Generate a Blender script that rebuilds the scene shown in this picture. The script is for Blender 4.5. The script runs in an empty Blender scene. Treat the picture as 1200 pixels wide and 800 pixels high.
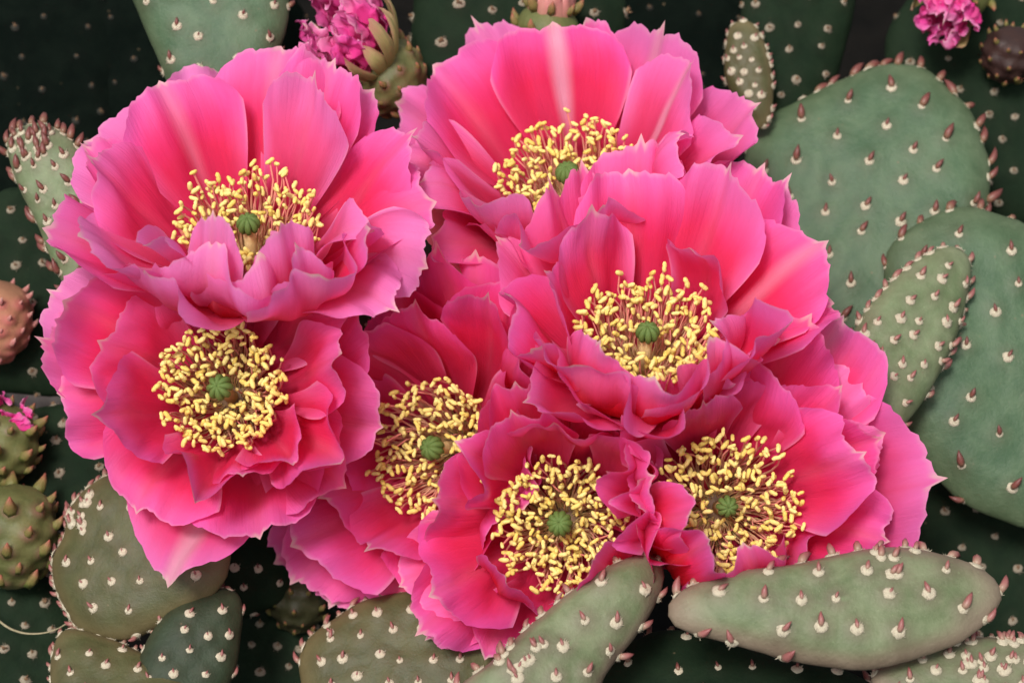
import bpy, math, random
import numpy as np
from mathutils import Vector, Matrix, noise
from mathutils.bvhtree import BVHTree

# ------------------------------------------------------------------ camera, sky, sun
S = 0.0002                    # metres per reference unit (about one photo pixel at the blossoms)
D = 3000.0                    # camera distance to the blossoms in the same units
PITCH = math.radians(40)
H0 = 0.150                    # height of the blossoms over the soil
sc = bpy.context.scene
CP, SP = math.cos(PITCH), math.sin(PITCH)
BAS = np.array([[1, 0, 0], [0, SP, CP], [0, -CP, SP]])   # right, up, back
ORG = np.array([0, 0, H0])

cam = bpy.data.cameras.new('camera')
camo = bpy.data.objects.new('camera', cam)
sc.collection.objects.link(camo)
camo.location = ORG + BAS[2] * D * S
camo.rotation_euler = (math.pi / 2 - PITCH, 0, 0)
cam.sensor_width = 36
cam.lens = 36 * D / 1200
cam.clip_start = 0.01
cam.clip_end = 200
cam.dof.use_dof = True
cam.dof.focus_distance = (D - 60) * S
cam.dof.aperture_fstop = 15
sc.camera = camo

SUN_EL, SUN_AZ = math.radians(58), math.radians(205)      # azimuth clockwise from +Y (away from the camera)
world = bpy.data.worlds.new('World')
sc.world = world
world.use_nodes = True
nt = world.node_tree
nt.nodes.clear()
sky = nt.nodes.new('ShaderNodeTexSky')
sky.sky_type = 'NISHITA'
sky.sun_disc = False
sky.sun_elevation = SUN_EL
sky.sun_rotation = SUN_AZ
sky.dust_density = 4
hs = nt.nodes.new('ShaderNodeHueSaturation')
hs.inputs['Saturation'].default_value = 0.3
bg = nt.nodes.new('ShaderNodeBackground')
bg.inputs['Strength'].default_value = 0.07
wo = nt.nodes.new('ShaderNodeOutputWorld')
nt.links.new(sky.outputs[0], hs.inputs['Color'])
nt.links.new(hs.outputs[0], bg.inputs[0])
nt.links.new(bg.outputs[0], wo.inputs[0])

sl = bpy.data.lights.new('sun', 'SUN')
sl.energy = 1.5
sl.angle = math.radians(14)
sl.color = (1.0, 0.965, 0.9)
slo = bpy.data.objects.new('sun', sl)
sc.collection.objects.link(slo)
sd = Vector((math.sin(SUN_AZ) * math.cos(SUN_EL), math.cos(SUN_AZ) * math.cos(SUN_EL), math.sin(SUN_EL)))
slo.rotation_euler = sd.to_track_quat('Z', 'Y').to_euler()
slo.location = (0, 0, 2)

sc.view_settings.view_transform = 'Standard'
sc.view_settings.look = 'None'
sc.view_settings.gamma = 1
sc.view_settings.use_curve_mapping = False
sc.view_settings.exposure = 1.05
sc.render.engine = 'CYCLES'
sc.cycles.max_bounces = 8
sc.cycles.transmission_bounces = 6

# ------------------------------------------------------------------ helpers
COL = sc.collection


def K(px, py, z=0.0):
    """photo position at a depth -> point in reference units (right, up, towards camera)"""
    k = (D - z) / D
    return np.array([(px - 600) * k, (400 - py) * k, z], float)


def W(c):
    return ORG + (np.asarray(c, float) * S) @ BAS


def WD(d):
    return np.asarray(d, float) @ BAS


def nrm(v):
    v = np.asarray(v, float)
    return v / (np.linalg.norm(v) + 1e-12)


def cr(a, b):
    return np.cross(a, b)


def empty(name, loc, label=None, cat=None, group=None):
    o = bpy.data.objects.new(name, None)
    o.empty_display_size = 0.01
    COL.objects.link(o)
    o.location = loc
    tag(o, label, cat, group)
    return o


def tag(o, label=None, cat=None, group=None, kind=None):
    if label: o['label'] = label
    if cat: o['category'] = cat
    if group: o['group'] = group
    if kind: o['kind'] = kind
    return o


def mesh(name, verts, faces, mats, uv=None, smooth=True, attrs=None, fmat=None):
    me = bpy.data.meshes.new(name)
    me.from_pydata([tuple(v) for v in verts], [], faces)
    for m in (mats if isinstance(mats, (list, tuple)) else [mats]):
        me.materials.append(m)
    if smooth:
        me.polygons.foreach_set('use_smooth', [True] * len(me.polygons))
    if fmat is not None:
        me.polygons.foreach_set('material_index', fmat)
    if uv is not None:
        l = me.uv_layers.new(name='UVMap')
        idx = np.empty(len(me.loops), int)
        me.loops.foreach_get('vertex_index', idx)
        l.data.foreach_set('uv', np.asarray(uv, float)[idx].ravel())
    for k, vals in (attrs or {}).items():
        a = me.attributes.new(k, 'FLOAT', 'POINT')
        a.data.foreach_set('value', np.asarray(vals, float))
    me.update()
    return me


def obj(name, me, parent=None, mat=None):
    o = bpy.data.objects.new(name, me)
    COL.objects.link(o)
    if parent is not None:
        o.parent = parent
    if mat is not None:
        o.matrix_basis = mat
    return o


def frame(z, x=None):
    """rotation matrix with the third axis along z"""
    z = nrm(z)
    h = np.array([0, 0, 1.0]) if x is None else np.asarray(x, float)
    if abs(np.dot(nrm(h), z)) > 0.98:
        h = np.array([1.0, 0, 0])
    xx = nrm(h - z * np.dot(h, z))
    yy = cr(z, xx)
    return np.stack([xx, yy, z], 1)


def mat4(rot, loc, sca=1.0):
    m = np.eye(4)
    m[:3, :3] = rot * sca
    m[:3, 3] = loc
    return Matrix(m.tolist())


def grid_faces(nu, nv, wrap=False):
    f = []
    for j in range(nv - 1):
        for i in range(nu if wrap else nu - 1):
            a, b = j * nu + i, j * nu + (i + 1) % nu
            f.append((a, b, b + nu, a + nu))
    return f


def sstep(a, b, x):
    t = np.clip((x - a) / (b - a), 0, 1)
    return t * t * (3 - 2 * t)


# ------------------------------------------------------------------ materials
class NT:
    def __init__(s, name):
        s.m = bpy.data.materials.new(name)
        s.m.use_nodes = True
        s.t = s.m.node_tree
        s.t.nodes.clear()
        s.out = s.n('ShaderNodeOutputMaterial')

    def n(s, typ, **kw):
        x = s.t.nodes.new(typ)
        for k, v in kw.items():
            setattr(x, k, v)
        return x

    def l(s, a, b):
        s.t.links.new(a, b)

    def put(s, sock, v):
        if hasattr(v, 'links'):
            s.l(v, sock)
        else:
            sock.default_value = v

    def math(s, op, a, b=0.0, c=None):
        x = s.n('ShaderNodeMath', operation=op)
        s.put(x.inputs[0], a); s.put(x.inputs[1], b)
        if c is not None: s.put(x.inputs[2], c)
        return x.outputs[0]

    def mix(s, f, a, b, blend='MIX'):
        x = s.n('ShaderNodeMix', data_type='RGBA', blend_type=blend)
        s.put(x.inputs[0], f); s.put(x.inputs[6], a); s.put(x.inputs[7], b)
        return x.outputs[2]

    def maprange(s, v, a, b, c=0.0, d=1.0, typ='SMOOTHSTEP'):
        x = s.n('ShaderNodeMapRange', interpolation_type=typ)
        s.put(x.inputs[0], v); x.inputs[1].default_value = a; x.inputs[2].default_value = b
        x.inputs[3].default_value = c; x.inputs[4].default_value = d
        return x.outputs[0]

    def noise(s, vec, scale, detail=3, rough=0.55, dist=0.0):
        x = s.n('ShaderNodeTexNoise')
        s.put(x.inputs['Vector'], vec)
        x.inputs['Scale'].default_value = scale
        x.inputs['Detail'].default_value = detail
        x.inputs['Roughness'].default_value = rough
        x.inputs['Distortion'].default_value = dist
        return x.outputs[0]

    def ramp(s, f, stops):
        x = s.n('ShaderNodeValToRGB')
        while len(x.color_ramp.elements) < len(stops):
            x.color_ramp.elements.new(0.5)
        for e, (p, c) in zip(x.color_ramp.elements, stops):
            e.position = p
            e.color = (*c, 1)
        s.put(x.inputs[0], f)
        return x.outputs[0]

    def bump(s, h, strength, dist):
        x = s.n('ShaderNodeBump')
        x.inputs['Strength'].default_value = strength
        x.inputs['Distance'].default_value = dist
        s.l(h, x.inputs['Height'])
        return x.outputs[0]

    def attr(s, name):
        return s.n('ShaderNodeAttribute', attribute_name=name).outputs['Fac']

    def principled(s, col, rough=0.5, spec=0.4, normal=None, **kw):
        p = s.n('ShaderNodeBsdfPrincipled')
        s.put(p.inputs['Base Color'], col)
        s.put(p.inputs['Roughness'], rough)
        p.inputs['Specular IOR Level'].default_value = spec
        if normal is not None: s.l(normal, p.inputs['Normal'])
        for k, v in kw.items():
            p.inputs[k].default_value = v
        return p.outputs[0]


def petal_material(name, stops, rim, mid, translucent=0.35):
    """UV.x across the petal, UV.y from base to tip; object colour = (red shift, pale, midrib, chance)"""
    t = NT(name)
    uv = t.n('ShaderNodeUVMap').outputs[0]
    sx = t.n('ShaderNodeSeparateXYZ'); t.l(uv, sx.inputs[0])
    u, v = sx.outputs[0], sx.outputs[1]
    oi = t.n('ShaderNodeObjectInfo')
    oc = t.n('ShaderNodeSeparateColor'); t.l(oi.outputs['Color'], oc.inputs[0])
    off = t.n('ShaderNodeVectorMath', operation='ADD')
    cb = t.n('ShaderNodeCombineXYZ')
    t.l(t.math('MULTIPLY', oi.outputs['Random'], 37.0), cb.inputs[2])
    t.l(uv, off.inputs[0]); t.l(cb.outputs[0], off.inputs[1])
    st = t.n('ShaderNodeMapping'); st.inputs['Scale'].default_value = (34, 2.6, 1)
    t.l(off.outputs[0], st.inputs[0])
    veins = t.noise(st.outputs[0], 1.0, 5, 0.62, 0.9)
    blot = t.noise(off.outputs[0], 3.2, 3, 0.55)
    fine = t.noise(off.outputs[0], 60, 2, 0.6)
    au = t.math('ABSOLUTE', t.math('SUBTRACT', t.math('MULTIPLY', u, 2.0), 1.0))
    vv = t.math('ADD', v, t.math('MULTIPLY', t.math('SUBTRACT', veins, 0.5), 0.13))
    vv = t.math('ADD', vv, t.math('MULTIPLY', t.math('SUBTRACT', blot, 0.5), 0.22))
    vv = t.math('SUBTRACT', vv, t.math('MULTIPLY', oc.outputs[0], 0.4))
    vv = t.math('ADD', vv, t.math('MULTIPLY', t.math('POWER', au, 2.5), 0.10))
    col = t.ramp(vv, stops)
    # pale lilac margin
    edge = t.math('MAXIMUM', t.maprange(v, 0.66, 1.0), t.math('MULTIPLY', t.maprange(au, 0.55, 1.0), t.maprange(v, 0.25, 0.7)))
    edge = t.math('MULTIPLY', edge, t.math('ADD', t.math('MULTIPLY', oc.outputs[1], 0.85), t.math('MULTIPLY', blot, 0.14)))
    col = t.mix(edge, col, (*rim, 1))
    allp = t.math('MULTIPLY', t.maprange(oc.outputs[1], 0.4, 1.0), t.maprange(v, 0.25, 0.8, 0, 0.6))
    col = t.mix(allp, col, (*rim, 1))
    line = t.math('MAXIMUM', t.maprange(v, 0.965, 1.0), t.math('MULTIPLY', t.maprange(au, 0.93, 1.0), t.maprange(v, 0.5, 0.8)))  # whitish edge line: backlight through the thin margin, put into the colour
    col = t.mix(t.math('MULTIPLY', line, 0.45), col, (0.9, 0.55, 0.72, 1))
    # pale midrib
    mr = t.math('SUBTRACT', 1.0, t.maprange(au, 0.0, 0.22))
    mr = t.math('MULTIPLY', t.math('MULTIPLY', mr, oc.outputs[2]), t.maprange(v, 0.2, 0.6))
    col = t.mix(t.math('MULTIPLY', mr, 0.85), col, (*mid, 1))
    # horn-white point at the very tip
    tip = t.math('MULTIPLY', t.maprange(v, 0.955, 0.995), t.math('SUBTRACT', 1.0, t.maprange(au, 0.03, 0.12)))
    col = t.mix(t.math('MULTIPLY', tip, 0.8), col, (0.85, 0.74, 0.6, 1))
    col = t.mix(0.10, col, t.mix(fine, (0.5, 0.5, 0.5, 1), (1, 1, 1, 1)), 'MULTIPLY')
    # the outside of a petal is a little duller and paler
    geo = t.n('ShaderNodeNewGeometry')
    back = t.mix(0.25, col, (0.88, 0.10, 0.42, 1))
    col = t.mix(geo.outputs['Backfacing'], col, back)
    h = t.math('ADD', t.math('MULTIPLY', veins, 0.7), t.math('MULTIPLY', fine, 0.18))
    nr = t.bump(h, 0.55, 0.0006)
    p = t.principled(col, 0.5, 0.14, nr)
    tr = t.n('ShaderNodeBsdfTranslucent'); t.l(t.mix(0.30, col, (1.0, 0.06, 0.28, 1)), tr.inputs[0]); t.l(nr, tr.inputs[1])
    ms = t.n('ShaderNodeMixShader'); ms.inputs[0].default_value = translucent
    t.l(p, ms.inputs[1]); t.l(tr.outputs[0], ms.inputs[2]); t.l(ms.outputs[0], t.out.inputs[0])
    return t.m


PINK = petal_material('pink_petal',
    [(0.0, (0.60, 0.030, 0.010)), (0.38, (0.70, 0.010, 0.016)), (0.60, (0.84, 0.018, 0.045)),
     (0.77, (0.91, 0.036, 0.17)), (0.91, (0.92, 0.070, 0.35)), (1.0, (0.92, 0.115, 0.50))],
    (0.93, 0.33, 0.72), (0.92, 0.50, 0.60), 0.47)
WILT = petal_material('wilted_petal',
    [(0.0, (0.55, 0.12, 0.14)), (0.3, (0.74, 0.04, 0.22)), (0.6, (0.80, 0.05, 0.30)),
     (0.85, (0.70, 0.07, 0.34)), (1.0, (0.70, 0.18, 0.42))],
    (0.72, 0.32, 0.45), (0.72, 0.3, 0.42), 0.25)


def tepal_material(name, a, b, c):
    t = NT(name)
    uv = t.n('ShaderNodeUVMap').outputs[0]
    sx = t.n('ShaderNodeSeparateXYZ'); t.l(uv, sx.inputs[0])
    st = t.n('ShaderNodeMapping'); st.inputs['Scale'].default_value = (9, 2, 1)
    t.l(uv, st.inputs[0])
    ns = t.noise(st.outputs[0], 1.5, 4)
    v = t.math('ADD', sx.outputs[1], t.math('MULTIPLY', t.math('SUBTRACT', ns, 0.5), 0.5))
    col = t.ramp(v, [(0.0, a), (0.6, b), (1.0, c)])
    p = t.principled(col, 0.5, 0.3, t.bump(ns, 0.5, 0.0005))
    t.l(p, t.out.inputs[0])
    return t.m


TEPAL = tepal_material('green_tepal', (0.16, 0.20, 0.05), (0.34, 0.33, 0.12), (0.45, 0.22, 0.16))
SCALE = tepal_material('scale_leaf', (0.10, 0.13, 0.03), (0.20, 0.14, 0.05), (0.34, 0.09, 0.07))
BROWNTEPAL = tepal_material('brown_tepal', (0.28, 0.16, 0.10), (0.45, 0.17, 0.16), (0.5, 0.3, 0.25))


def pad_material(name, c1, c2, blush, blushcol, rough=0.55, spec=0.35):
    t = NT(name)
    tc = t.n('ShaderNodeTexCoord').outputs['Object']
    rim = t.attr('rim')
    are = t.attr('near')
    n1 = t.noise(tc, 70, 5, 0.62, 0.6)
    n2 = t.noise(tc, 330, 5, 0.7)
    n3 = t.noise(tc, 1500, 3, 0.6)
    f = t.math('ADD', t.math('MULTIPLY', n1, 0.8), t.math('MULTIPLY', n2, 0.35))
    col = t.mix(t.maprange(f, 0.42, 0.74), (*c1, 1), (*c2, 1))
    b = t.math('MULTIPLY', t.math('ADD', t.maprange(rim, 0.72, 1.0), t.math('MULTIPLY', n1, 0.25)), blush)
    col = t.mix(b, col, (*blushcol, 1))
    col = t.mix(t.math('MULTIPLY', are, 0.35 + 0.3 * blush), col, tuple(0.55 * x for x in blushcol) + (1,))
    # waxy bloom speckle and small scars
    sp = t.maprange(n3, 0.62, 0.75)
    col = t.mix(t.math('MULTIPLY', sp, 0.22), col, tuple(min(1, 2.1 * x) for x in c2) + (1,))
    vor = t.n('ShaderNodeTexVoronoi'); vor.inputs['Scale'].default_value = 210
    t.l(tc, vor.inputs['Vector'])
    sc_ = t.math('SUBTRACT', 1.0, t.maprange(vor.outputs[0], 0.03, 0.09))
    col = t.mix(t.math('MULTIPLY', sc_, t.math('MULTIPLY', t.maprange(n1, 0.45, 0.58), 0.65)), col, (0.16, 0.12, 0.07, 1))
    h = t.math('ADD', t.math('MULTIPLY', n2, 0.6), t.math('MULTIPLY', n3, 0.2))
    r = t.math('ADD', t.math('MULTIPLY', n2, 0.2), rough - 0.1)
    p = t.principled(col, r, spec, t.bump(h, 0.5, 0.0009))
    t.l(p, t.out.inputs[0])
    return t.m


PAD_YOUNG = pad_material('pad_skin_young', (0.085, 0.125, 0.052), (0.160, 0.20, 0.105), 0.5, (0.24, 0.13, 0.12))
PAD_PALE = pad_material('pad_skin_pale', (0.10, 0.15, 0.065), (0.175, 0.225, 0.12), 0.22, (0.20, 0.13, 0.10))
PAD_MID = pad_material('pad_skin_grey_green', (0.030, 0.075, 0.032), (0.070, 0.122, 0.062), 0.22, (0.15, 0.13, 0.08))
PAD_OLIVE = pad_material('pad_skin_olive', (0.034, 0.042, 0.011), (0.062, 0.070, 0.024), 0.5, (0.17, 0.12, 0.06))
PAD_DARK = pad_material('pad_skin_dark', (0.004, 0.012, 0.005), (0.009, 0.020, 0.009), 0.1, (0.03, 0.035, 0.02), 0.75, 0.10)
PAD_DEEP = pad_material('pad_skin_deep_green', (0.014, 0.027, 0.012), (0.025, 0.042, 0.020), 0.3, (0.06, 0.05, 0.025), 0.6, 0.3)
PAD_SHADED = pad_material('pad_skin_shaded', (0.002, 0.004, 0.003), (0.004, 0.007, 0.005), 0.05, (0.01, 0.012, 0.01), 0.9, 0.03)  # near-black copy of the pad skin, background shade put into the colour
FRUITSKIN = pad_material('fruit_skin', (0.07, 0.10, 0.025), (0.13, 0.15, 0.045), 0.8, (0.22, 0.09, 0.07))


def simple(name, c1, c2, scale, rough=0.7, spec=0.3, bump=0.4, dist=0.0004, detail=4, obj_random=0.0, **kw):
    t = NT(name)
    tc = t.n('ShaderNodeTexCoord').outputs['Object']
    n1 = t.noise(tc, scale, detail, 0.6)
    f = t.maprange(n1, 0.3, 0.7)
    if obj_random:
        oi = t.n('ShaderNodeObjectInfo').outputs['Random']
        f = t.math('ADD', t.math('MULTIPLY', f, 1 - obj_random), t.math('MULTIPLY', oi, obj_random))
    col = t.mix(f, (*c1, 1), (*c2, 1))
    p = t.principled(col, rough, spec, t.bump(n1, bump, dist), **kw)
    t.l(p, t.out.inputs[0])
    return t.m


FELT = simple('areole_felt', (0.46, 0.38, 0.26), (0.80, 0.74, 0.58), 2500, 0.9, 0.1, 0.8, 0.0003)
FELT_OLD = simple('areole_felt_old', (0.20, 0.15, 0.10), (0.52, 0.46, 0.36), 2500, 0.9, 0.1, 0.8, 0.0003)
ANTHER = simple('anther_pollen', (0.84, 0.58, 0.10), (0.95, 0.82, 0.34), 1500, 0.8, 0.15, 0.7, 0.0002, obj_random=0.6)
STYLE = simple('style_skin', (0.62, 0.42, 0.18), (0.72, 0.52, 0.26), 900, 0.5)
STIGMA = simple('stigma_velvet', (0.07, 0.125, 0.025), (0.13, 0.20, 0.05), 1800, 0.6, 0.3, 0.4, 0.0002)
SOIL = simple('soil', (0.002, 0.002, 0.0016), (0.006, 0.005, 0.004), 60, 0.95, 0.1, 1.0, 0.004, 8)
STONE = simple('stone_grey', (0.035, 0.028, 0.027), (0.07, 0.058, 0.055), 140, 0.85, 0.2, 0.8, 0.001, 6)
STRAW = simple('dry_straw', (0.20, 0.17, 0.10), (0.34, 0.29, 0.18), 200, 0.7)


def gradient_material(name, stops, rough=0.5, spec=0.4):
    t = NT(name)
    uv = t.n('ShaderNodeUVMap').outputs[0]
    sx = t.n('ShaderNodeSeparateXYZ'); t.l(uv, sx.inputs[0])
    tc = t.n('ShaderNodeTexCoord').outputs['Object']
    v = t.math('ADD', sx.outputs[1], t.math('MULTIPLY', t.math('SUBTRACT', t.noise(tc, 3, 3), 0.5), 0.3))
    p = t.principled(t.ramp(v, stops), rough, spec)
    t.l(p, t.out.inputs[0])
    return t.m


FILAMENT = gradient_material('filament_skin', [(0.0, (0.70, 0.55, 0.20)), (0.45, (0.75, 0.40, 0.25)), (1.0, (0.80, 0.22, 0.22))])
LEAF = gradient_material('spine_leaf', [(0.0, (0.20, 0.12, 0.07)), (0.35, (0.17, 0.055, 0.045)), (1.0, (0.11, 0.032, 0.03))], 0.45)
LEAF_RED = gradient_material('spine_leaf_red', [(0.0, (0.30, 0.20, 0.14)), (0.4, (0.27, 0.105, 0.095)), (1.0, (0.22, 0.06, 0.06))], 0.45)
LEAF_OLD = gradient_material('glochid_brown', [(0.0, (0.26, 0.17, 0.09)), (1.0, (0.16, 0.08, 0.045))], 0.8)

# ------------------------------------------------------------------ the setting: soil
def make_ground():
    # uneven soil sheet, finely cut near the plant, large enough to reach the horizon
    n = 90
    g = np.linspace(-1, 1, n)
    ax = np.sign(g) * (np.abs(g) ** 3.2) * 60
    vs = []
    for y in ax:
        for x in ax:
            z = 0.010 * noise.noise(Vector((x * 9, y * 9, 0))) + 0.004 * noise.noise(Vector((x * 40, y * 40, 3)))
            vs.append((x, y + 0.2, z * (1 if abs(x) + abs(y) < 3 else 0.2)))
    me = mesh('ground', vs, grid_faces(n, n), SOIL)
    tag(obj('ground', me), kind='structure')


make_ground()

# ------------------------------------------------------------------ cactus pads
def tube(path, radii, sides=6, cap=True):
    path = np.asarray(path, float)
    n = len(path)
    vs, uv = [], []
    tprev = None
    x = None
    for i in range(n):
        t = nrm(path[min(i + 1, n - 1)] - path[max(i - 1, 0)])
        if x is None:
            x = frame(t)[:, 0]
        else:
            x = nrm(x - t * np.dot(x, t))
        y = cr(t, x)
        for k in range(sides):
            a = 2 * math.pi * k / sides
            vs.append(path[i] + radii[i] * (math.cos(a) * x + math.sin(a) * y))
            uv.append((k / sides, i / (n - 1)))
    f = grid_faces(sides, n, True)
    if cap:
        f.append(tuple(range(sides))[::-1])
        f.append(tuple((n - 1) * sides + k for k in range(sides)))
    return vs, f, uv


def felt_mesh(seed, mat):
    """a low woolly cushion, unit radius, with a notch where the leaf comes out"""
    r = random.Random(seed)
    nu, nv = 10, 5
    vs = []
    for j in range(nv):
        th = (j / (nv - 1)) * math.pi * 0.55
        for i in range(nu):
            a = 2 * math.pi * i / nu
            q = 1 + r.uniform(-.14, .14)
            rr = math.sin(th) * q
            vs.append((rr * math.cos(a), rr * math.sin(a) * 0.9, math.cos(th) * 0.42 * (1 + r.uniform(-.12, .12)) - 0.05 - 0.12 * max(0, math.sin(a)) * (j == 2)))
    F = grid_faces(nu, nv, True)
    for k in range(14):                      # short wool and glochids
        a, e = r.uniform(0, 6.28), r.uniform(.2, .95)
        o = np.array([e * math.cos(a), e * math.sin(a) * .9, 0.05])
        d = nrm([math.cos(a) * e, math.sin(a) * e + .4, r.uniform(.4, 1.1)]) * r.uniform(.3, .7)
        v, f, _ = tube([o, o + d * .6, o + d], [.085, .06, .01], 3, False)
        F += [tuple(i + len(vs) for i in q) for q in f]
        vs += [tuple(x) for x in v]
    return mesh('areole', vs, F, mat)


def leaf_mesh(seed, mat, bend=0.35, fat=0.25, sides=6):
    """curved pointed cone, unit length along +Z, leaning to +Y"""
    r = random.Random(seed)
    n = 6
    path, rad = [], []
    b = bend * r.uniform(.7, 1.4)
    for i in range(n):
        s = i / (n - 1)
        path.append((0.03 * r.uniform(-1, 1) * s, b * s * s, s * (1 - 0.12 * s)))
        rad.append(fat * (0.72 + 1.1 * s - 1.8 * s * s) if i < n - 1 else 0.012)
    v, f, uv = tube(path, rad, sides)
    return mesh('spine_leaf', v, f, mat, uv)


def stub_mesh(seed):
    """brown tuft of short bristles of an older areole, about unit size"""
    r = random.Random(seed)
    V, F, U = [], [], []
    for k in range(7):
        d = nrm([r.uniform(-.6, .6), r.uniform(-.4, .8), 1])
        L = r.uniform(.6, 1.1)
        o = np.array([r.uniform(-.3, .3), r.uniform(-.2, .35), 0.2])
        v, f, uv = tube([o, o + d * L * .5, o + d * L], [.24, .17, .02], 5)
        F += [tuple(i + len(V) for i in q) for q in f]
        V += v; U += uv
    return mesh('glochid_tuft', V, F, LEAF_OLD, U)


FELTS = [felt_mesh(i, FELT) for i in range(4)]
FELT_SHADED = simple('areole_felt_shaded', (0.02, 0.02, 0.017), (0.05, 0.05, 0.042), 2500, 0.9, 0.1)  # felt for the near-black pads, their deep shade painted into its colour
FELTS_SHADED = [felt_mesh(i + 30, FELT_SHADED) for i in range(2)]
FELTS_OLD = [felt_mesh(i + 9, FELT_OLD) for i in range(3)]
LEAVES = [leaf_mesh(i, LEAF) for i in range(4)]
LEAVES_RED = [leaf_mesh(i + 20, LEAF_RED) for i in range(4)]
STUBS = [stub_mesh(i) for i in range(3)]


def closed_spline(pts, n):
    p = np.asarray(pts, float)
    m = len(p)
    # sample by chord length
    seg = np.linalg.norm(np.roll(p, -1, 0) - p, axis=1)
    cum = np.concatenate([[0], np.cumsum(seg)])
    out = []
    for s in np.linspace(0, cum[-1], n, endpoint=False):
        i = int(np.searchsorted(cum, s, 'right') - 1) % m
        t = (s - cum[i]) / seg[i]
        a, b, c, d = p[(i - 1) % m], p[i], p[(i + 1) % m], p[(i + 2) % m]
        out.append(0.5 * ((2 * b) + (-a + c) * t + (2 * a - 5 * b + 4 * c - d) * t * t + (-a + 3 * b - 3 * c + d) * t ** 3))
    return np.array(out)


def make_pad(label, outline, z, tilt=(0, 0), thick=26, mat=PAD_MID, style='mid', spacing=44, rimgap=30, apex=None,
             asize=6.0, leaf=17, seed=1, group=None, dense=None, arot=0.0, rimdir=None, name='cactus_pad'):
    """outline in photo pixels around the pad on the plane through depth z; tilt leans the face right/up"""
    r = random.Random(seed)
    nrmv = nrm([tilt[0], tilt[1], 1.0])
    px = closed_spline(outline, 110)
    cpx = px.mean(0)
    c = K(cpx[0], cpx[1], z)
    eye = np.array([0, 0, D])

    def onplane(q):
        a = K(q[0], q[1], 0)
        d = a - eye
        t = np.dot(c - eye, nrmv) / np.dot(d, nrmv)
        return eye + d * t
    P3 = np.array([onplane(q) for q in px])
    e1 = nrm(np.array([1, 0, 0]) - nrmv * nrmv[0])
    e2 = cr(nrmv, e1)
    Q = np.stack([(P3 - c) @ e1, (P3 - c) @ e2], 1)
    ang = np.arctan2(Q[:, 1], Q[:, 0])
    rad = np.linalg.norm(Q, axis=1)
    wob = np.array([1 + 0.022 * noise.noise(Vector((q[0] * .022, q[1] * .022, seed * 2.3))) + 0.012 * noise.noise(Vector((q[0] * .06, q[1] * .06, seed))) for q in Q])
    Q = Q * wob[:, None]
    rad = rad * wob
    order = np.argsort(ang)
    A = np.concatenate([ang[order] - 2 * math.pi, ang[order], ang[order] + 2 * math.pi])
    R = np.concatenate([rad[order]] * 3)

    def frac(x, y):
        return math.hypot(x, y) / np.interp(math.atan2(y, x), A, R)

    def hgt(x, y):
        f = min(frac(x, y), 1)
        return thick * (1 - f ** 3.6) ** 0.55

    up2 = nrm(np.array(apex if apex is not None else (0, 1)))
    # areole lattice on the face: staggered rows
    pts = []
    ca, sa = math.cos(arot), math.sin(arot)
    ext = rad.max() + spacing
    nrow = int(ext / (spacing * 0.8)) + 1
    for j in range(-nrow, nrow + 1):
        for i in range(-nrow, nrow + 1):
            x = (i + 0.5 * (j % 2)) * spacing + r.uniform(-.2, .2) * spacing
            y = j * spacing * 0.82 + r.uniform(-.2, .2) * spacing
            x, y = x * ca - y * sa, x * sa + y * ca
            if frac(x, y) < 0.90:
                pts.append((x, y))
    if dense:     # crowded young end: extra areoles near a photo point
        dx, dy, rr, cnt = dense
        q = onplane((dx, dy)) - c
        qx, qy = q @ e1, q @ e2
        for _ in range(cnt):
            a, b = r.uniform(0, 6.28), rr * math.sqrt(r.random())
            x, y = qx + b * math.cos(a), qy + b * math.sin(a)
            if frac(x, y) < 0.95:
                pts.append((x, y))
    PT = np.array(pts) if pts else np.zeros((0, 2))
    # body
    nr_, na = 22, 96
    th = np.linspace(-math.pi, math.pi, na, endpoint=False)
    Rr = np.interp(th, A, R)
    vs, rim, near = [], [], []
    faces = []

    def lump(x, y):
        return 5.5 * noise.noise(Vector((x * 0.011 + seed, y * 0.011, seed * 1.7))) + 1.2 * noise.noise(Vector((x * .04, y * .04, seed)))
    rows = []
    prof = [math.sin(a) for a in np.linspace(0.06, math.pi / 2, nr_)]
    for side in (1, -1):
        for k, f in enumerate(prof if side == 1 else prof[-2::-1]):
            row = []
            for i in range(na):
                x, y = Rr[i] * f * math.cos(th[i]), Rr[i] * f * math.sin(th[i])
                h = thick * (1 - min(f, 1) ** 3.6) ** 0.55
                b = 0.0
                if side == 1 and len(PT):
                    dd = np.min((PT[:, 0] - x) ** 2 + (PT[:, 1] - y) ** 2)
                    b = math.exp(-dd / (2 * (asize * 1.5) ** 2))
                h = h + (lump(x, y) + b * 2.6) * min(1, 6 * (1 - f))
                vs.append(c + e1 * x + e2 * y + nrmv * side * h)
                rim.append(f if side == 1 else 1 - 0.3 * (1 - f))
                near.append(b)
                row.append(len(vs) - 1)
            rows.append(row)
    for a, b in zip(rows, rows[1:]):
        for i in range(na):
            faces.append((a[i], b[i], b[(i + 1) % na], a[(i + 1) % na]))
    for row, sgn in ((rows[0], 1), (rows[-1], -1)):
        vs.append(np.mean([vs[i] for i in row], 0)); rim.append(0); near.append(0)
        q = len(vs) - 1
        for i in range(na):
            a, b = row[i], row[(i + 1) % na]
            faces.append((q, a, b) if sgn == 1 else (q, b, a))
    faces = [q[::-1] for q in faces]
    vw = W(np.array(vs))
    low = vw[np.argmin(vw[:, 2])].copy()
    base = low
    root = empty(name, base, label, 'cactus pad', group)
    obj('pad_body', mesh('pad_body', vw - base, faces, mat, attrs={'rim': rim, 'near': near}), root)

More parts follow.
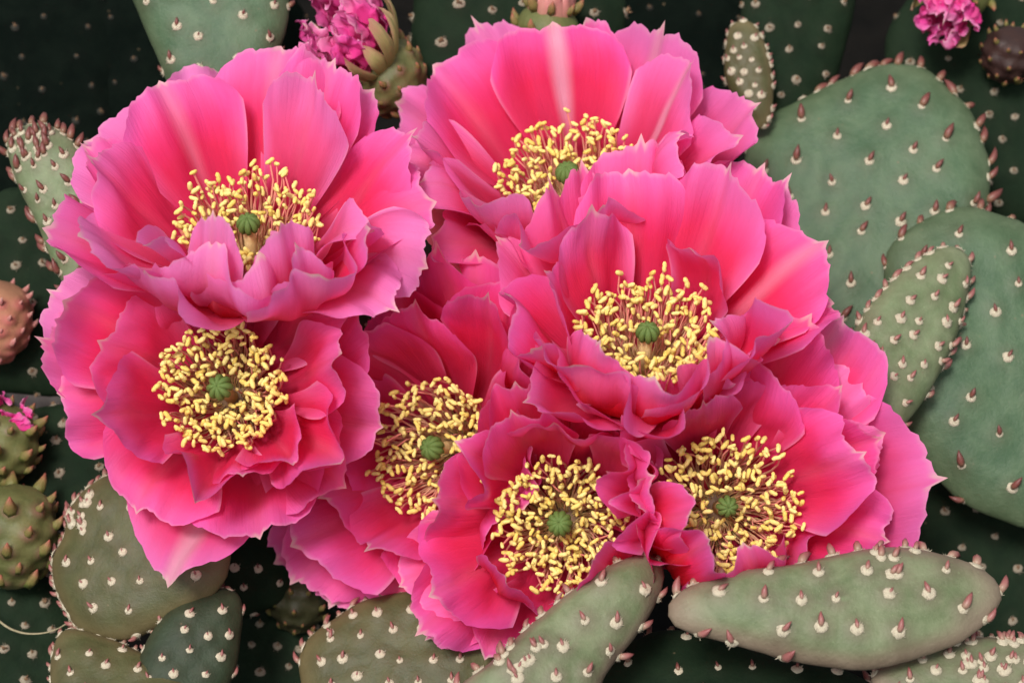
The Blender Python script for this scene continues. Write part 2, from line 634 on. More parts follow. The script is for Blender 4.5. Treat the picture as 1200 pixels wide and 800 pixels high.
    def areole(p, n, up, s, lf):
        up = nrm(up - n * np.dot(up, n))
        zw, uw = WD(n), WD(up)
        X = cr(uw, zw)
        rot = np.stack([X, uw, zw], 1)                    # local +Y = towards the apex
        tw = r.uniform(-.5, .5)
        Rz = np.array([[math.cos(tw), -math.sin(tw), 0], [math.sin(tw), math.cos(tw), 0], [0, 0, 1]])
        rot = rot @ Rz
        m = mat4(rot, W(p) - base, s * S)
        fo = obj('areole', r.choice(FELTS_SHADED if mat is PAD_SHADED else FELTS_OLD if style == 'old' else FELTS), root, m)
        tl = r.uniform(.6, 1.1) if style != 'old' else 0.25
        lz = nrm(WD(n) * math.cos(tl) + (rot @ np.array([r.uniform(-.2, .4), 1, 0])) * math.sin(tl))
        ly = nrm(rot[:, 1])
        lr = frame(lz, rot[:, 0])
        if style == 'old':
            me, ls = r.choice(STUBS), s * r.uniform(.7, 1.0)
        else:
            me, ls = r.choice(LEAVES_RED if style == 'young' else LEAVES), lf
        pos = W(p + n * s * 0.12 + up * s * 0.10) - base
        ml = mat4(lr, pos, ls * S)
        lo = obj('glochid_tuft' if style == 'old' else 'spine_leaf', me, fo)
        lo.matrix_parent_inverse = m.inverted()
        lo.matrix_basis = ml

    for x, y in pts:
        h = hgt(x, y) + 2.6 + lump(x, y)
        e = 2.0
        gx = (hgt(x + e, y) - hgt(x - e, y)) / (2 * e)
        gy = (hgt(x, y + e) - hgt(x, y - e)) / (2 * e)
        n = nrm(nrmv - e1 * gx - e2 * gy)
        ff = frac(x, y)
        areole(c + e1 * x + e2 * y + nrmv * (h - 0.6), n, e1 * up2[0] + e2 * up2[1], asize * r.uniform(.72, 1.2), leaf * r.uniform(.6, 1.15) * (0.62 + 0.45 * ff * ff))
    # along the rim
    per = np.linalg.norm(np.roll(Q, -1, 0) - Q, axis=1)
    tot, acc, nxt = per.sum(), 0.0, r.uniform(0, rimgap)
    for i in range(len(Q)):
        acc += per[i]
        if acc >= nxt:
            nxt += rimgap * r.uniform(.75, 1.25)
            q = Q[i]
            tq = nrm(Q[(i + 1) % len(Q)] - Q[i - 1])
            o2 = np.array([tq[1], -tq[0]])
            if np.dot(o2, q) < 0: o2 = -o2
            if np.dot(o2, nrm(np.array(rimdir if rimdir else up2))) < -0.05 and r.random() < 0.6: continue
            n = nrm((e1 * o2[0] + e2 * o2[1]) + nrmv * r.uniform(-.1, .9))
            f = 0.985
            areole(c + e1 * q[0] * f + e2 * q[1] * f + nrmv * (thick * (1 - f ** 2.8) ** 0.55) * r.uniform(0.0, 0.9), n,
                   e1 * up2[0] + e2 * up2[1] + (e1 * o2[0] + e2 * o2[1]) * .8, asize * r.uniform(.85, 1.2), leaf * r.uniform(.8, 1.25))
    return root


PADS = [
    # big grey-green pads on the right
    dict(label='broad grey-green pad with brown spine leaves, rising directly behind the flowers', outline=[(905, 330), (872, 250), (874, 178), (905, 135), (960, 105), (1040, 76), (1096, 88), (1135, 130), (1160, 190), (1152, 260), (1110, 340), (1040, 420), (960, 420)],
         z=-260, tilt=(-.15, .25), thick=34, mat=PAD_MID, style='mid', spacing=52, rimgap=25, asize=6.3, leaf=23, seed=3, apex=(.25, 1), arot=.35),
    dict(label='large smooth pad that carries sparse spine leaves behind the narrow upright pad', outline=[(1035, 360), (1040, 300), (1075, 262), (1130, 243), (1200, 262), (1270, 310), (1320, 420), (1310, 540), (1240, 610), (1180, 612), (1110, 575), (1058, 500), (1038, 430)],
         z=-165, tilt=(.05, .15), thick=34, mat=PAD_MID, style='mid', spacing=60, rimgap=38, asize=6.0, leaf=22, seed=5, apex=(.1, 1), arot=-.2),
    dict(label='narrow upright young pad crowded with white areoles, standing before a large smooth pad', outline=[(975, 480), (985, 428), (1008, 374), (1046, 328), (1086, 298), (1117, 290), (1136, 308), (1132, 350), (1116, 404), (1086, 462), (1056, 500), (1018, 515), (985, 510)],
         z=-85, tilt=(.35, .25), thick=26, mat=PAD_PALE, style='young', spacing=31, rimgap=20, asize=6.6, leaf=15, seed=7, apex=(.5, 1), dense=(1010, 415, 16, 7)),
    dict(label='long young pad lying sideways below the flowers, blushed purple at its rim', outline=[(782, 718), (798, 692), (860, 672), (930, 662), (985, 650), (1045, 641), (1100, 648), (1145, 664), (1172, 694), (1158, 726), (1125, 752), (1075, 772), (1010, 784), (930, 774), (855, 752), (800, 738)],
         z=150, tilt=(.05, .45), thick=30, mat=PAD_YOUNG, style='young', spacing=47, rimgap=32, asize=7.2, leaf=21, seed=11, apex=(.25, 1), dense=(1045, 660, 26, 7)),
    dict(label='club-shaped young pad leaning diagonally against the lowest flower', outline=[(535, 812), (575, 775), (615, 738), (665, 695), (715, 662), (757, 650), (777, 668), (772, 702), (745, 745), (712, 788), (690, 830), (640, 860), (570, 850)],
         z=140, tilt=(.1, .35), thick=30, mat=PAD_YOUNG, style='young', spacing=40, rimgap=25, asize=7.2, leaf=17, seed=13, apex=(-.3, 1), dense=(610, 770, 30, 12)),
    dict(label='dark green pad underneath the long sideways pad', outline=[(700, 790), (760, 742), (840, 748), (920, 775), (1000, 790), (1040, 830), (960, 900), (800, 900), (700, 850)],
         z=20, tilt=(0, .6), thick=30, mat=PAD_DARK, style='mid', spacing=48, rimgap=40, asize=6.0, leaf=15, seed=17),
    dict(label='small budding pad with crowded red leaves past the tip of the long sideways pad', outline=[(1020, 800), (1060, 768), (1110, 752), (1170, 748), (1240, 760), (1260, 800), (1220, 850), (1100, 850)],
         z=120, tilt=(.1, .5), thick=26, mat=PAD_YOUNG, style='young', spacing=27, rimgap=18, asize=6.4, leaf=16, seed=19, dense=(1165, 780, 40, 26)),
    # lower left
    dict(label='olive pad with a bristly left rim below the flower with the pale pointed petal', outline=[(128, 556), (152, 560), (186, 586), (236, 604), (268, 640), (262, 682), (230, 712), (184, 735), (150, 750), (104, 746), (80, 720), (66, 690), (62, 655), (76, 628), (80, 600), (100, 574)],
         z=-60, tilt=(-.25, .25), thick=30, mat=PAD_OLIVE, style='young', spacing=37, rimgap=11, asize=6.3, leaf=12, seed=23, apex=(-.4, 1), rimdir=(-1, .2), dense=(100, 600, 24, 16)),
    dict(label='deep green pad with red-tipped areoles pressed against the olive pad', outline=[(192, 722), (235, 694), (268, 690), (284, 706), (281, 750), (270, 800), (230, 850), (170, 840), (160, 780)],
         z=-15, tilt=(.15, .3), thick=24, mat=PAD_DEEP, style='young', spacing=31, rimgap=30, asize=5.2, leaf=10, seed=29),
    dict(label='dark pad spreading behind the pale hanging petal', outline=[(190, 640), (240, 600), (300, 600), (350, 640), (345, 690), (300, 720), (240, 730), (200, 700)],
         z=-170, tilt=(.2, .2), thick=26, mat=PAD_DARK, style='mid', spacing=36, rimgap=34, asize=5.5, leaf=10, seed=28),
    dict(label='yellow-rimmed pad seen edge on, growing beneath the olive pad', outline=[(64, 760), (80, 738), (120, 746), (165, 765), (215, 795), (250, 840), (180, 900), (80, 880), (60, 810)],
         z=10, tilt=(-.1, .7), thick=26, mat=PAD_OLIVE, style='young', spacing=36, rimgap=15, asize=5.8, leaf=12, seed=31),
    dict(label='dark low pad with white-tufted end beneath the lowest flowers', outline=[(352, 790), (358, 755), (395, 722), (440, 700), (520, 690), (590, 700), (600, 760), (560, 830), (440, 870), (370, 840)],
         z=-50, tilt=(-.1, .35), thick=28, mat=PAD_OLIVE, style='young', spacing=35, rimgap=18, asize=5.8, leaf=13, seed=37, apex=(-.3, 1), dense=(388, 735, 16, 8)),
    # top
    dict(label='grey-green pad hanging into view above the flower with overfolded front petals', outline=[(148, -20), (140, -70), (220, -120), (330, -90), (340, 0), (328, 60), (300, 130), (260, 170), (215, 140), (185, 70)],
         z=-170, tilt=(0, .1), thick=30, mat=PAD_MID, style='mid', spacing=44, rimgap=36, asize=6.2, leaf=13, seed=41, apex=(0, 1), arot=.5),
    dict(label='conical young pad tipped with a crown of dark red leaves', outline=[(12, 190), (10, 165), (28, 148), (55, 146), (85, 165), (105, 200), (125, 260), (120, 320), (95, 350), (70, 325), (45, 265), (25, 225)],
         z=-110, tilt=(-.15, .1), thick=24, mat=PAD_PALE, style='mid', spacing=26, rimgap=14, asize=5.4, leaf=20, seed=43, apex=(-.35, 1), dense=(45, 165, 30, 22)),
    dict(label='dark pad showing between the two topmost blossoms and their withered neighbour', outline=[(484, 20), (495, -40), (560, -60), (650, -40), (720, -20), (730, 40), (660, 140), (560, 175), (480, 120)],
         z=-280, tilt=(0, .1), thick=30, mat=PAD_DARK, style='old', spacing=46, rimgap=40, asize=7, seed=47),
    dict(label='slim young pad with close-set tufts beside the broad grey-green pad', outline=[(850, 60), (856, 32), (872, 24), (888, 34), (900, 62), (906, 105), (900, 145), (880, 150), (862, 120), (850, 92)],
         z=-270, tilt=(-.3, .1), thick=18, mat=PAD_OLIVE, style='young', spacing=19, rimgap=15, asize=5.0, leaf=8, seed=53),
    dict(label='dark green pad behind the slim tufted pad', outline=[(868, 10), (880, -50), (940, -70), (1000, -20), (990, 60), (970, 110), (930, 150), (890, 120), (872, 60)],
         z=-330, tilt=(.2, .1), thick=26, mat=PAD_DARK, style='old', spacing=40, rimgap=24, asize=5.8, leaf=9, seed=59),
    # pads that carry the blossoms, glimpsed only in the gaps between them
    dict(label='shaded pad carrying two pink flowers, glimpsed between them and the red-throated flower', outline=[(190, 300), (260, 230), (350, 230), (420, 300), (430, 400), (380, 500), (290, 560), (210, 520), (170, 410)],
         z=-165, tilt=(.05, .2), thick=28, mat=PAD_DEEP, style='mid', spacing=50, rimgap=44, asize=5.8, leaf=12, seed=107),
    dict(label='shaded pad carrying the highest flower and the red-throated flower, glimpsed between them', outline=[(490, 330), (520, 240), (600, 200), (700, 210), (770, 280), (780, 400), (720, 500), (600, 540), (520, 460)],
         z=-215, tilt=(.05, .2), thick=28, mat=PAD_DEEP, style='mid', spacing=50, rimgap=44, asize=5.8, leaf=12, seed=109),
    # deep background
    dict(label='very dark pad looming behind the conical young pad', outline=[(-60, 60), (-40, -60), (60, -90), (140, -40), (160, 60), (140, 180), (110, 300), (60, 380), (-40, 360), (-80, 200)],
         z=-420, tilt=(.1, .1), thick=34, mat=PAD_SHADED, style='old', spacing=52, rimgap=60, asize=5.0, seed=61),
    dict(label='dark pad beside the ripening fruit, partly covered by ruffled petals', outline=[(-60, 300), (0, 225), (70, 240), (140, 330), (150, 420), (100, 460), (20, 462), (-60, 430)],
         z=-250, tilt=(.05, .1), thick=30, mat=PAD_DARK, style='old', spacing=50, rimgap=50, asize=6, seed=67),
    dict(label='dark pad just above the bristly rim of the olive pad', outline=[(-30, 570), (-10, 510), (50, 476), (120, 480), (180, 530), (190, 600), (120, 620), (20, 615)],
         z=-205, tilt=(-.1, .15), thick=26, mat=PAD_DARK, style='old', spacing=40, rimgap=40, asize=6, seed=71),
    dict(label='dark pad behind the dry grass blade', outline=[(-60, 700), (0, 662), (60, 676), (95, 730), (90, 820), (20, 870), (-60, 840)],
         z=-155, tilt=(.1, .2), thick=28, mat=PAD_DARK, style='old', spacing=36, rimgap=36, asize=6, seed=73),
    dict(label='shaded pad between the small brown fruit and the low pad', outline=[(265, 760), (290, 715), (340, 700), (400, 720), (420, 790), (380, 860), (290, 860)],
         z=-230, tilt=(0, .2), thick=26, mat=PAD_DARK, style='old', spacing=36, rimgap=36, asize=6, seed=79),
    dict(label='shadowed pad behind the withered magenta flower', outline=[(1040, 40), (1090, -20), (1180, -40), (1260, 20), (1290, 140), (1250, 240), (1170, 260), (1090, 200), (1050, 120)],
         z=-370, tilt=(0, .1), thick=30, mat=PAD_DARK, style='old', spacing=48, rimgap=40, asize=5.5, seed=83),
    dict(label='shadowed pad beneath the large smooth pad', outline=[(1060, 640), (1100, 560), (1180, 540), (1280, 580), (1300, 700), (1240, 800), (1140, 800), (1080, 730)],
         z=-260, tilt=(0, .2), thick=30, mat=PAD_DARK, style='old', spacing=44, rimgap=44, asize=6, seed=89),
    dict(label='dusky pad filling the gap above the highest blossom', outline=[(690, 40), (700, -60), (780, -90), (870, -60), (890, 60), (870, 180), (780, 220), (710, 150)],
         z=-480, tilt=(0, .05), thick=34, mat=PAD_SHADED, style='old', spacing=60, rimgap=70, asize=4, seed=97),
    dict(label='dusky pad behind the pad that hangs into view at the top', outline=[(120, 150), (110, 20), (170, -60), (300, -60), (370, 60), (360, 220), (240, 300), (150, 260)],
         z=-430, tilt=(0, .05), thick=34, mat=PAD_SHADED, style='old', spacing=60, rimgap=70, asize=4, seed=101),
]
for p in PADS:
    make_pad(**p)

# ------------------------------------------------------------------ flowers
def petal_geo(C, axis, tip, w, start=-32, end=-8, cup=0.10, ruf=0.05, seed=0, r0=20, basew=0.30, round_=0.27, pleat=0.0, twist=0.0,
              res=(39, 27), erose=1.0, h0=0.0, mucro=1.5, wide=0.84, bow=True, pexp=None):
    """one petal from the flower base to its tip; all in reference units"""
    r = random.Random(seed)
    axis = nrm(axis)
    d = tip - C
    H = float(d @ axis)
    radv = d - axis * H
    R = np.linalg.norm(radv)
    rad = radv / (R + 1e-9)
    P0 = C + rad * r0 + axis * h0
    P3 = tip
    L = np.linalg.norm(P3 - P0)
    ch = math.atan2(H - h0, R - r0)
    a0 = ch + math.radians(start)
    a1 = ch + math.radians(end)
    k0 = 0.44
    if bow and R < 120:
        q = min(1.0, (120 - R) / 35)
        a0 = a0 * (1 - q) + math.radians(4) * q
        a1 = a1 * (1 - q) + (ch + math.radians(48)) * q
        k0 = 0.44 + 0.22 * q
    P1 = P0 + (rad * math.cos(a0) + axis * math.sin(a0)) * L * k0
    P2 = P3 - (rad * math.cos(a1) + axis * math.sin(a1)) * L * 0.30
    nu, nv = res
    us = np.linspace(-1, 1, nu)
    vs_ = np.linspace(0, 1, nv)
    side = cr(axis, rad)
    ph = [r.uniform(0, 6.28) for _ in range(8)]
    k1, k2, k3 = r.uniform(2.0, 3.2), r.uniform(5.0, 7.0), r.uniform(10, 14)
    asym = r.uniform(-.12, .12)
    u0 = r.uniform(-.3, .3)
    lean = r.uniform(-.14, .14)
    if pexp is None:
        pexp = r.choice((1.8, 2.4, 2.9, 3.4, 4.0))
        round_ = round_ * (1.25 if pexp < 2 else 1.0) * r.uniform(.85, 1.2)
    curl = r.uniform(-.30, .34)
    twist = twist + r.uniform(-14, 14)
    fold, fs = r.uniform(-.25, .75), r.choice((-1, 1))
    cup = cup + r.uniform(-.07, .08)
    V, UV = [], []
    W2 = w * 0.5
    for v in vs_:
        for u in us:
            top = 1 - round_ * abs(u) ** pexp + asym * u * 0.3
            top += erose * (0.008 * math.sin(17 * u + ph[0]) + 0.006 * math.sin(37 * u + ph[1]) + 0.004 * math.sin(61 * u + ph[5]) + 0.016 * math.sin(5.5 * u + ph[2]) - 0.016 * math.sin(ph[2]))
            top += mucro * (0.026 * math.exp(-(u / 0.04) ** 2) + 0.012 * math.exp(-(u / .14) ** 2))
            s = v * top
            t = min(s, 1.12)
            b0, b1, b2, b3 = (1 - t) ** 3, 3 * t * (1 - t) ** 2, 3 * t * t * (1 - t), t ** 3
            c = P0 * b0 + P1 * b1 + P2 * b2 + P3 * b3
            tg = nrm((P1 - P0) * (1 - t) ** 2 + (P2 - P1) * 2 * t * (1 - t) + (P3 - P2) * t * t)
            tw = math.radians(twist) * t
            n = cr(tg, side)                       # towards the inside of the cup
            sd_ = side * math.cos(tw) + n * math.sin(tw)
            n2 = n * math.cos(tw) - side * math.sin(tw)
            wid = W2 * (basew + (1 - basew) * float(sstep(0.0, wide, t)))
            g = t ** 1.6
            ru = math.sin(k1 * u * 1.6 + ph[3]) * 0.9 + math.sin(k2 * u + ph[4] + 2.2 * v) * 0.75 * (0.35 + 0.65 * abs(u)) + math.sin(k3 * u + ph[6] + v) * 0.22 * v ** 4
            ns = noise.noise(Vector((u * 1.7 + seed * 3.1, t * 2.2, seed * 0.37)))
            off = W2 * (cup * 2.0 * (u * u) * (1 - 0.35 * t) + ruf * 2.0 * g * ru + 0.20 * ns * t + 0.05 * t * noise.noise(Vector((u * 4.5 + seed, t * 5.0, seed * 1.3))))
            off += W2 * pleat * math.exp(-((u - u0) / 0.22) ** 2) * g
            off += W2 * curl * max(0.0, (t - 0.68) / 0.32) ** 2 + W2 * fold * t * max(0.0, u * fs - 0.35) ** 2
            off -= W2 * 0.05 * math.exp(-(u / 0.10) ** 2) * t ** 0.5
            sq = 1 - min(0.35, abs(ruf) * 1.2) * 0.4
            V.append(c + sd_ * (wid * u * sq + lean * W2 * t * t) + n2 * off)
            UV.append((u * 0.5 + 0.5, v * (0.8 + 0.2 * min(1, top)) if abs(u) > .2 else v))
    return np.array(V), grid_faces(nu, nv), UV


def anther_mesh(seed):
    r = random.Random(seed)
    n, k = 6, 6
    path, rad = [], []
    b = r.uniform(-.25, .25)
    for i in range(n):
        s = i / (n - 1)
        path.append((b * (s - .5) ** 2, 0.04 * r.uniform(-1, 1), s - 0.5))
        rad.append((0.11, 0.215, 0.235, 0.215, 0.215, 0.10)[i] * r.uniform(.92, 1.08))
    v, f, uv = tube(path, rad, k)
    return mesh('anther', v, f, ANTHER)


def filament_mesh(seed):
    r = random.Random(seed)
    b, c = r.uniform(.05, .16), r.uniform(-.06, .06)
    path = [(b * math.sin(math.pi * s), c * math.sin(2 * math.pi * s), s) for s in np.linspace(0, 1, 6)]
    v, f, uv = tube(path, [0.017, 0.016, 0.015, 0.014, 0.013, 0.012], 4, False)
    return mesh('stamen', v, f, FILAMENT, uv)


def lobe_mesh():
    """one ridge of the stigma head, unit sphere segment"""
    n = 7
    path, rad = [], []
    for i in range(n):
        a = math.radians(-50 + 138 * i / (n - 1))
        path.append((0.80 * math.cos(a), 0, 0.86 * math.sin(a)))
        rad.append((0.10, 0.24, 0.30, 0.31, 0.27, 0.18, 0.06)[i])
    v, f, uv = tube(path, rad, 7)
    return mesh('stigma_lobe', v, f, STIGMA)


ANTHERS = [anther_mesh(i) for i in range(6)]
FILAMENTS = [filament_mesh(i) for i in range(6)]
LOBE = lobe_mesh()


def add_petal(root, base, V, F, UV, colr, mat=PINK, name='petal', label=None):
    me = mesh(name, W(V) - base, F, mat, UV)
    o = obj(name, me, root)
    o.color = colr
    if label: o['label'] = label
    return o


def ovary(root, base, C, axis, length, r_top, r_bot, seed, nscale=9, end=None):
    r = random.Random(seed)
    fr = frame(axis)
    nu, nv = 26, 12
    vs, rim, near = [], [], []
    for j in range(nv):
        s = j / (nv - 1)
        rr = r_bot + (r_top - r_bot) * float(sstep(0, 1, s)) + 4 * math.sin(math.pi * s)
        for i in range(nu):
            a = 2 * math.pi * i / nu
            q = rr * (1 + 0.05 * math.sin(5 * a + 4 * s) + 0.05 * r.uniform(-1, 1))
            vs.append(C + axis * (s - 1) * length + fr[:, 0] * q * math.cos(a) + fr[:, 1] * q * math.sin(a))
            rim.append(0.6 + .3 * s); near.append(0)
    f = grid_faces(nu, nv, True) + [tuple(range(nu))[::-1], tuple((nv - 1) * nu + i for i in range(nu))]
    obj('ovary', mesh('ovary', W(np.array(vs)) - base, f, FRUITSKIN, attrs={'rim': rim, 'near': near}), root)


def flower(label, stig, z, axis, petals, ring=(22, 78), nst=290, size=1.0, seed=1, red=0.0, pale=0.0, hst=86, occ=None):
    r = random.Random(seed)
    axis = nrm(axis)
    st = K(stig[0], stig[1], z)
    C = st - axis * hst
    base = W(C - axis * 95)
    root = empty('cactus_flower', base, label, 'flower', 'open pink cactus flowers')
    ovary(root, base, C + axis * 10, axis, 105, 34, 24, seed)
    allv, allf = [], []
    for k, pt in enumerate(petals):
        (x, y, H, w), kw = pt[:4], dict(pt[4]) if len(pt) > 4 else {}
        pc = dict(red=red, pale=pale, mid=0.12)
        for q in ('red', 'pale', 'mid'):
            if q in kw: pc[q] = kw.pop(q)
        mat = kw.pop('mat', PINK)
        plabel = kw.pop('plabel', None)
        # tip: where the sight line meets the height H above the flower base
        a = K(x, y, 0)
        eye = np.array([0, 0, D])
        d = a - eye
        H = H * 1.5 + max(0, H - 78) * 1.0
        t = (H + (C - eye) @ axis) / (d @ axis)
        tip = eye + d * t
        kw.setdefault('seed', seed * 100 + k)
        kw.setdefault('ruf', 0.075)
        V, F, UV = petal_geo(C, axis, tip, w * 1.38, **kw)
        off_ = len(allv)
        allv.extend(map(tuple, V)); allf.extend(tuple(i + off_ for i in q) for q in F)
        add_petal(root, base, V, F, UV, (max(0, pc['red'] + r.uniform(-.06, .08)), min(1, max(0, pc['pale'] + r.uniform(-.06, .1))), pc['mid'] * r.uniform(.5, 1.5), r.random()), mat, label=plabel)
    # inner wall of the throat, so that no gap shows between petal feet
    fr = frame(axis)
    nu, nv = 28, 7
    vs, uv = [], []
    for j in range(nv):
        s = j / (nv - 1)
        for i in range(nu):
            a = 2 * math.pi * i / nu
            rr = 6 + 42 * s ** 0.7
            vs.append(C + axis * (3 + 14 * s ** 2.2) + (fr[:, 0] * math.cos(a) + fr[:, 1] * math.sin(a)) * rr)
            uv.append((0.5, 0.02 + 0.1 * s))
    o = obj('throat', mesh('throat', W(np.array(vs)) - base, grid_faces(nu, nv, True), PINK, uv), root)
    o.color = (0.1, 0, 0, 0)
    # pistil
    pv, pf, _ = tube([C, C + axis * hst * .5, C + axis * (hst - 4)], [8.5, 7.5, 6.0], 10)
    pis = obj('style', mesh('style', W(np.array(pv)) - base, pf, STYLE), root)
    nl = r.choice((8, 9, 10))
    sgz = 13.0 * size * r.uniform(.9, 1.12)
    tv = nrm(axis + np.array([r.uniform(-.2, .2), r.uniform(-.2, .2), 0]))
    fr2 = frame(tv)
    for i in range(nl):
        a = 2 * math.pi * i / nl
        z_ = WD(tv)
        x_ = WD(fr2[:, 0] * math.cos(a) + fr2[:, 1] * math.sin(a))
        rot = np.stack([x_, cr(z_, x_), z_], 1)
        obj('stigma_lobe', LOBE, pis, mat4(rot, W(st) - base, sgz * S))
    # stamens, kept inside the cup of petals
    tree = BVHTree.FromPolygons(allv, allf)
    for i in range(nst):
        q = (i + 0.5) / nst
        rr = (ring[0] ** 2 + (ring[1] ** 2 - ring[0] ** 2) * q) ** 0.5 + r.uniform(-5, 5)
        a = i * 2.399963 + r.uniform(-.25, .25)
        h = 54 + 36 * (rr / ring[1]) ** 1.3 + r.uniform(-11, 12)
        if r.random() < 0.03: h += 14
        rd = fr[:, 0] * math.cos(a) + fr[:, 1] * math.sin(a)
        foot = C + axis * 6 + rd * (11 + 19 * q)
        top = C + axis * h + rd * rr
        see = C + axis * (hst + 10)
        sv = top - see
        hit = tree.ray_cast(Vector(see), Vector(nrm(sv)), np.linalg.norm(sv) + 9)
        if hit[0] is not None:
            top = see + nrm(sv) * max(10, hit[3] - r.uniform(9, 16))
        dv = top - foot
        Lf = np.linalg.norm(dv)
        bow = -rd * r.uniform(.3, 1) + axis * 0.2 + np.array([r.uniform(-.6, .6), r.uniform(-.6, .6), 0])
        rot = frame(WD(nrm(dv)), WD(-bow))
        mf = mat4(rot, W(foot) - base, Lf * S)
        fo = obj('stamen', FILAMENTS[r.randrange(6)], root, mf)
        ad = nrm(np.array([r.gauss(0, 1), r.gauss(0, 1), r.gauss(0, 1)]) + axis * 0.3)
        ma = mat4(frame(WD(ad)), W(top + axis * 1.5) - base, r.uniform(9.5, 13.8) * S)
        ao = obj('anther', ANTHERS[r.randrange(6)], fo)
        ao.matrix_parent_inverse = mf.inverted()
        ao.matrix_basis = ma
    return root


I = dict(end=-15, cup=.12)
U = dict(start=-45, end=40, ruf=.10, cup=.05)        # upright, lip turned in
LIP = dict(start=-40, end=30, ruf=.13, basew=.7, cup=.14)   # front lip seen from outside
FLARE = dict(start=-5, end=-30, ruf=.07, cup=-.03)  # flaring outward

def fruit_geo(C, axis, length, rad, spots, bump, seed, nu=40, nv=26):
    axis = nrm(axis)
    fr = frame(axis)
    vs, rim, near = [], [], []

    def prof(s):
        return rad * (math.sin(math.pi * (0.10 + 0.80 * s)) ** 0.75) * (0.82 + 0.22 * s)

    def pt(a, s, e=0.0):
        rr = prof(s) + e
        return C + axis * (s - .5) * length + (fr[:, 0] * math.cos(a) + fr[:, 1] * math.sin(a)) * rr
    sp = np.array([pt(a, s) for a, s in spots])
    for j in range(nv):
        for i in range(nu):
            a, s = 2 * math.pi * i / nu, j / (nv - 1)
            p = pt(a, s)
            d = np.min(np.sum((sp - p) ** 2, 1))
            b = math.exp(-d / (2 * (bump * 0.95) ** 2))
            vs.append(pt(a, s, bump * b + 1.5 * noise.noise(Vector(p * .05))))
            rim.append(0.5 + 0.42 * b); near.append(0.5 * b)
    f = grid_faces(nu, nv, True) + [tuple(range(nu))[::-1], tuple((nv - 1) * nu + i for i in range(nu))]
    return np.array(vs), f, rim, near, pt, fr


def fruit(label, pos, z, axis, length, rad, rows=5, per=8, bump=7, skin=None, scale_mat=None, scale_len=14, name='cactus_fruit', cat='fruit', seed=1,
          tepals=0, crumple=0, tmat=None, spread=0.8, ph=0.8, tph=None, tw=1.0, tend=62):
    r = random.Random(seed)
    axis = nrm(axis)
    C = K(pos[0], pos[1], z)
    base = W(C - axis * length * .5)
    root = empty(name, base, label, cat)
    spots = [(2 * math.pi * (i + .5 * (j % 2)) / per + r.uniform(-.12, .12), 0.12 + 0.80 * j / max(1, rows - 1)) for j in range(rows) for i in range(per)]
    V, F, rim, near, pt, fr = fruit_geo(C, axis, length, rad, spots, bump, seed)
    obj('fruit_body' if cat == 'fruit' else 'ovary', mesh('fruit_body', W(V) - base, F, skin or FRUITSKIN, attrs={'rim': rim, 'near': near}), root)
    for a, s in spots:
        rd = fr[:, 0] * math.cos(a) + fr[:, 1] * math.sin(a)
        p = pt(a, s, bump * .6)
        d = nrm(rd * .7 + axis * .8)
        L = scale_len * r.uniform(.7, 1.3)
        sv, sf, su = tube([p - d * 2, p + d * L * .35, p + d * L * .7 + axis * L * .1, p + d * L * .85 + axis * L * .35], [L * .38, L * .36, L * .22, L * .03], 6)
        obj('scale', mesh('scale', W(np.array(sv)) - base, sf, scale_mat or SCALE, su), root)
    top = C + axis * length * .42
    for k in range(tepals):
        a = 2 * math.pi * k / max(1, tepals) + r.uniform(-.2, .2)
        rd = fr[:, 0] * math.cos(a) + fr[:, 1] * math.sin(a)
        tip = top + rd * rad * spread * r.uniform(.8, 1.15) + axis * rad * (tph or ph) * r.uniform(.7, 1.2)
        V, F, UV = petal_geo(top - axis * rad * .3, axis, tip, rad * tw * r.uniform(.4, .62), start=-25, end=tend, ruf=.08, r0=rad * .7, seed=seed * 50 + k, basew=.8, round_=.5, bow=False, res=(11, 12), cup=.1)
        add_petal(root, base, V, F, UV, (0, 0, 0, 1), tmat or TEPAL, 'tepal')
    for k in range(crumple):
        a = 2.4 * k + r.uniform(-.3, .3)
        q = (k + 1) / crumple
        rd = fr[:, 0] * math.cos(a) + fr[:, 1] * math.sin(a)
        tip = top + rd * rad * spread * (.25 + .6 * q) * r.uniform(.8, 1.1) + axis * rad * ph * r.uniform(1.0, 1.5) * (1.15 - .3 * q)
        V, F, UV = petal_geo(top, axis, tip, rad * r.uniform(.9, 1.2), start=-55, end=60, ruf=.20, bow=False, r0=rad * .3, seed=seed * 70 + k, basew=.6, pleat=r.uniform(-.5, .5), res=(27, 22))
        # shrivelled: crease the sheet in all directions
        V = V + np.array([[rad * .20 * noise.noise(Vector(v * .07 + np.array([o, 0, k]))) + rad * .06 * noise.noise(Vector(v * .22 + np.array([o, k, 0]))) for o in (0, 31, 67)] for v in V])
        add_petal(root, base, V, F, UV, (r.uniform(0, .3), r.uniform(0, .5), .2, 1), WILT, 'withered_petal')
    return root


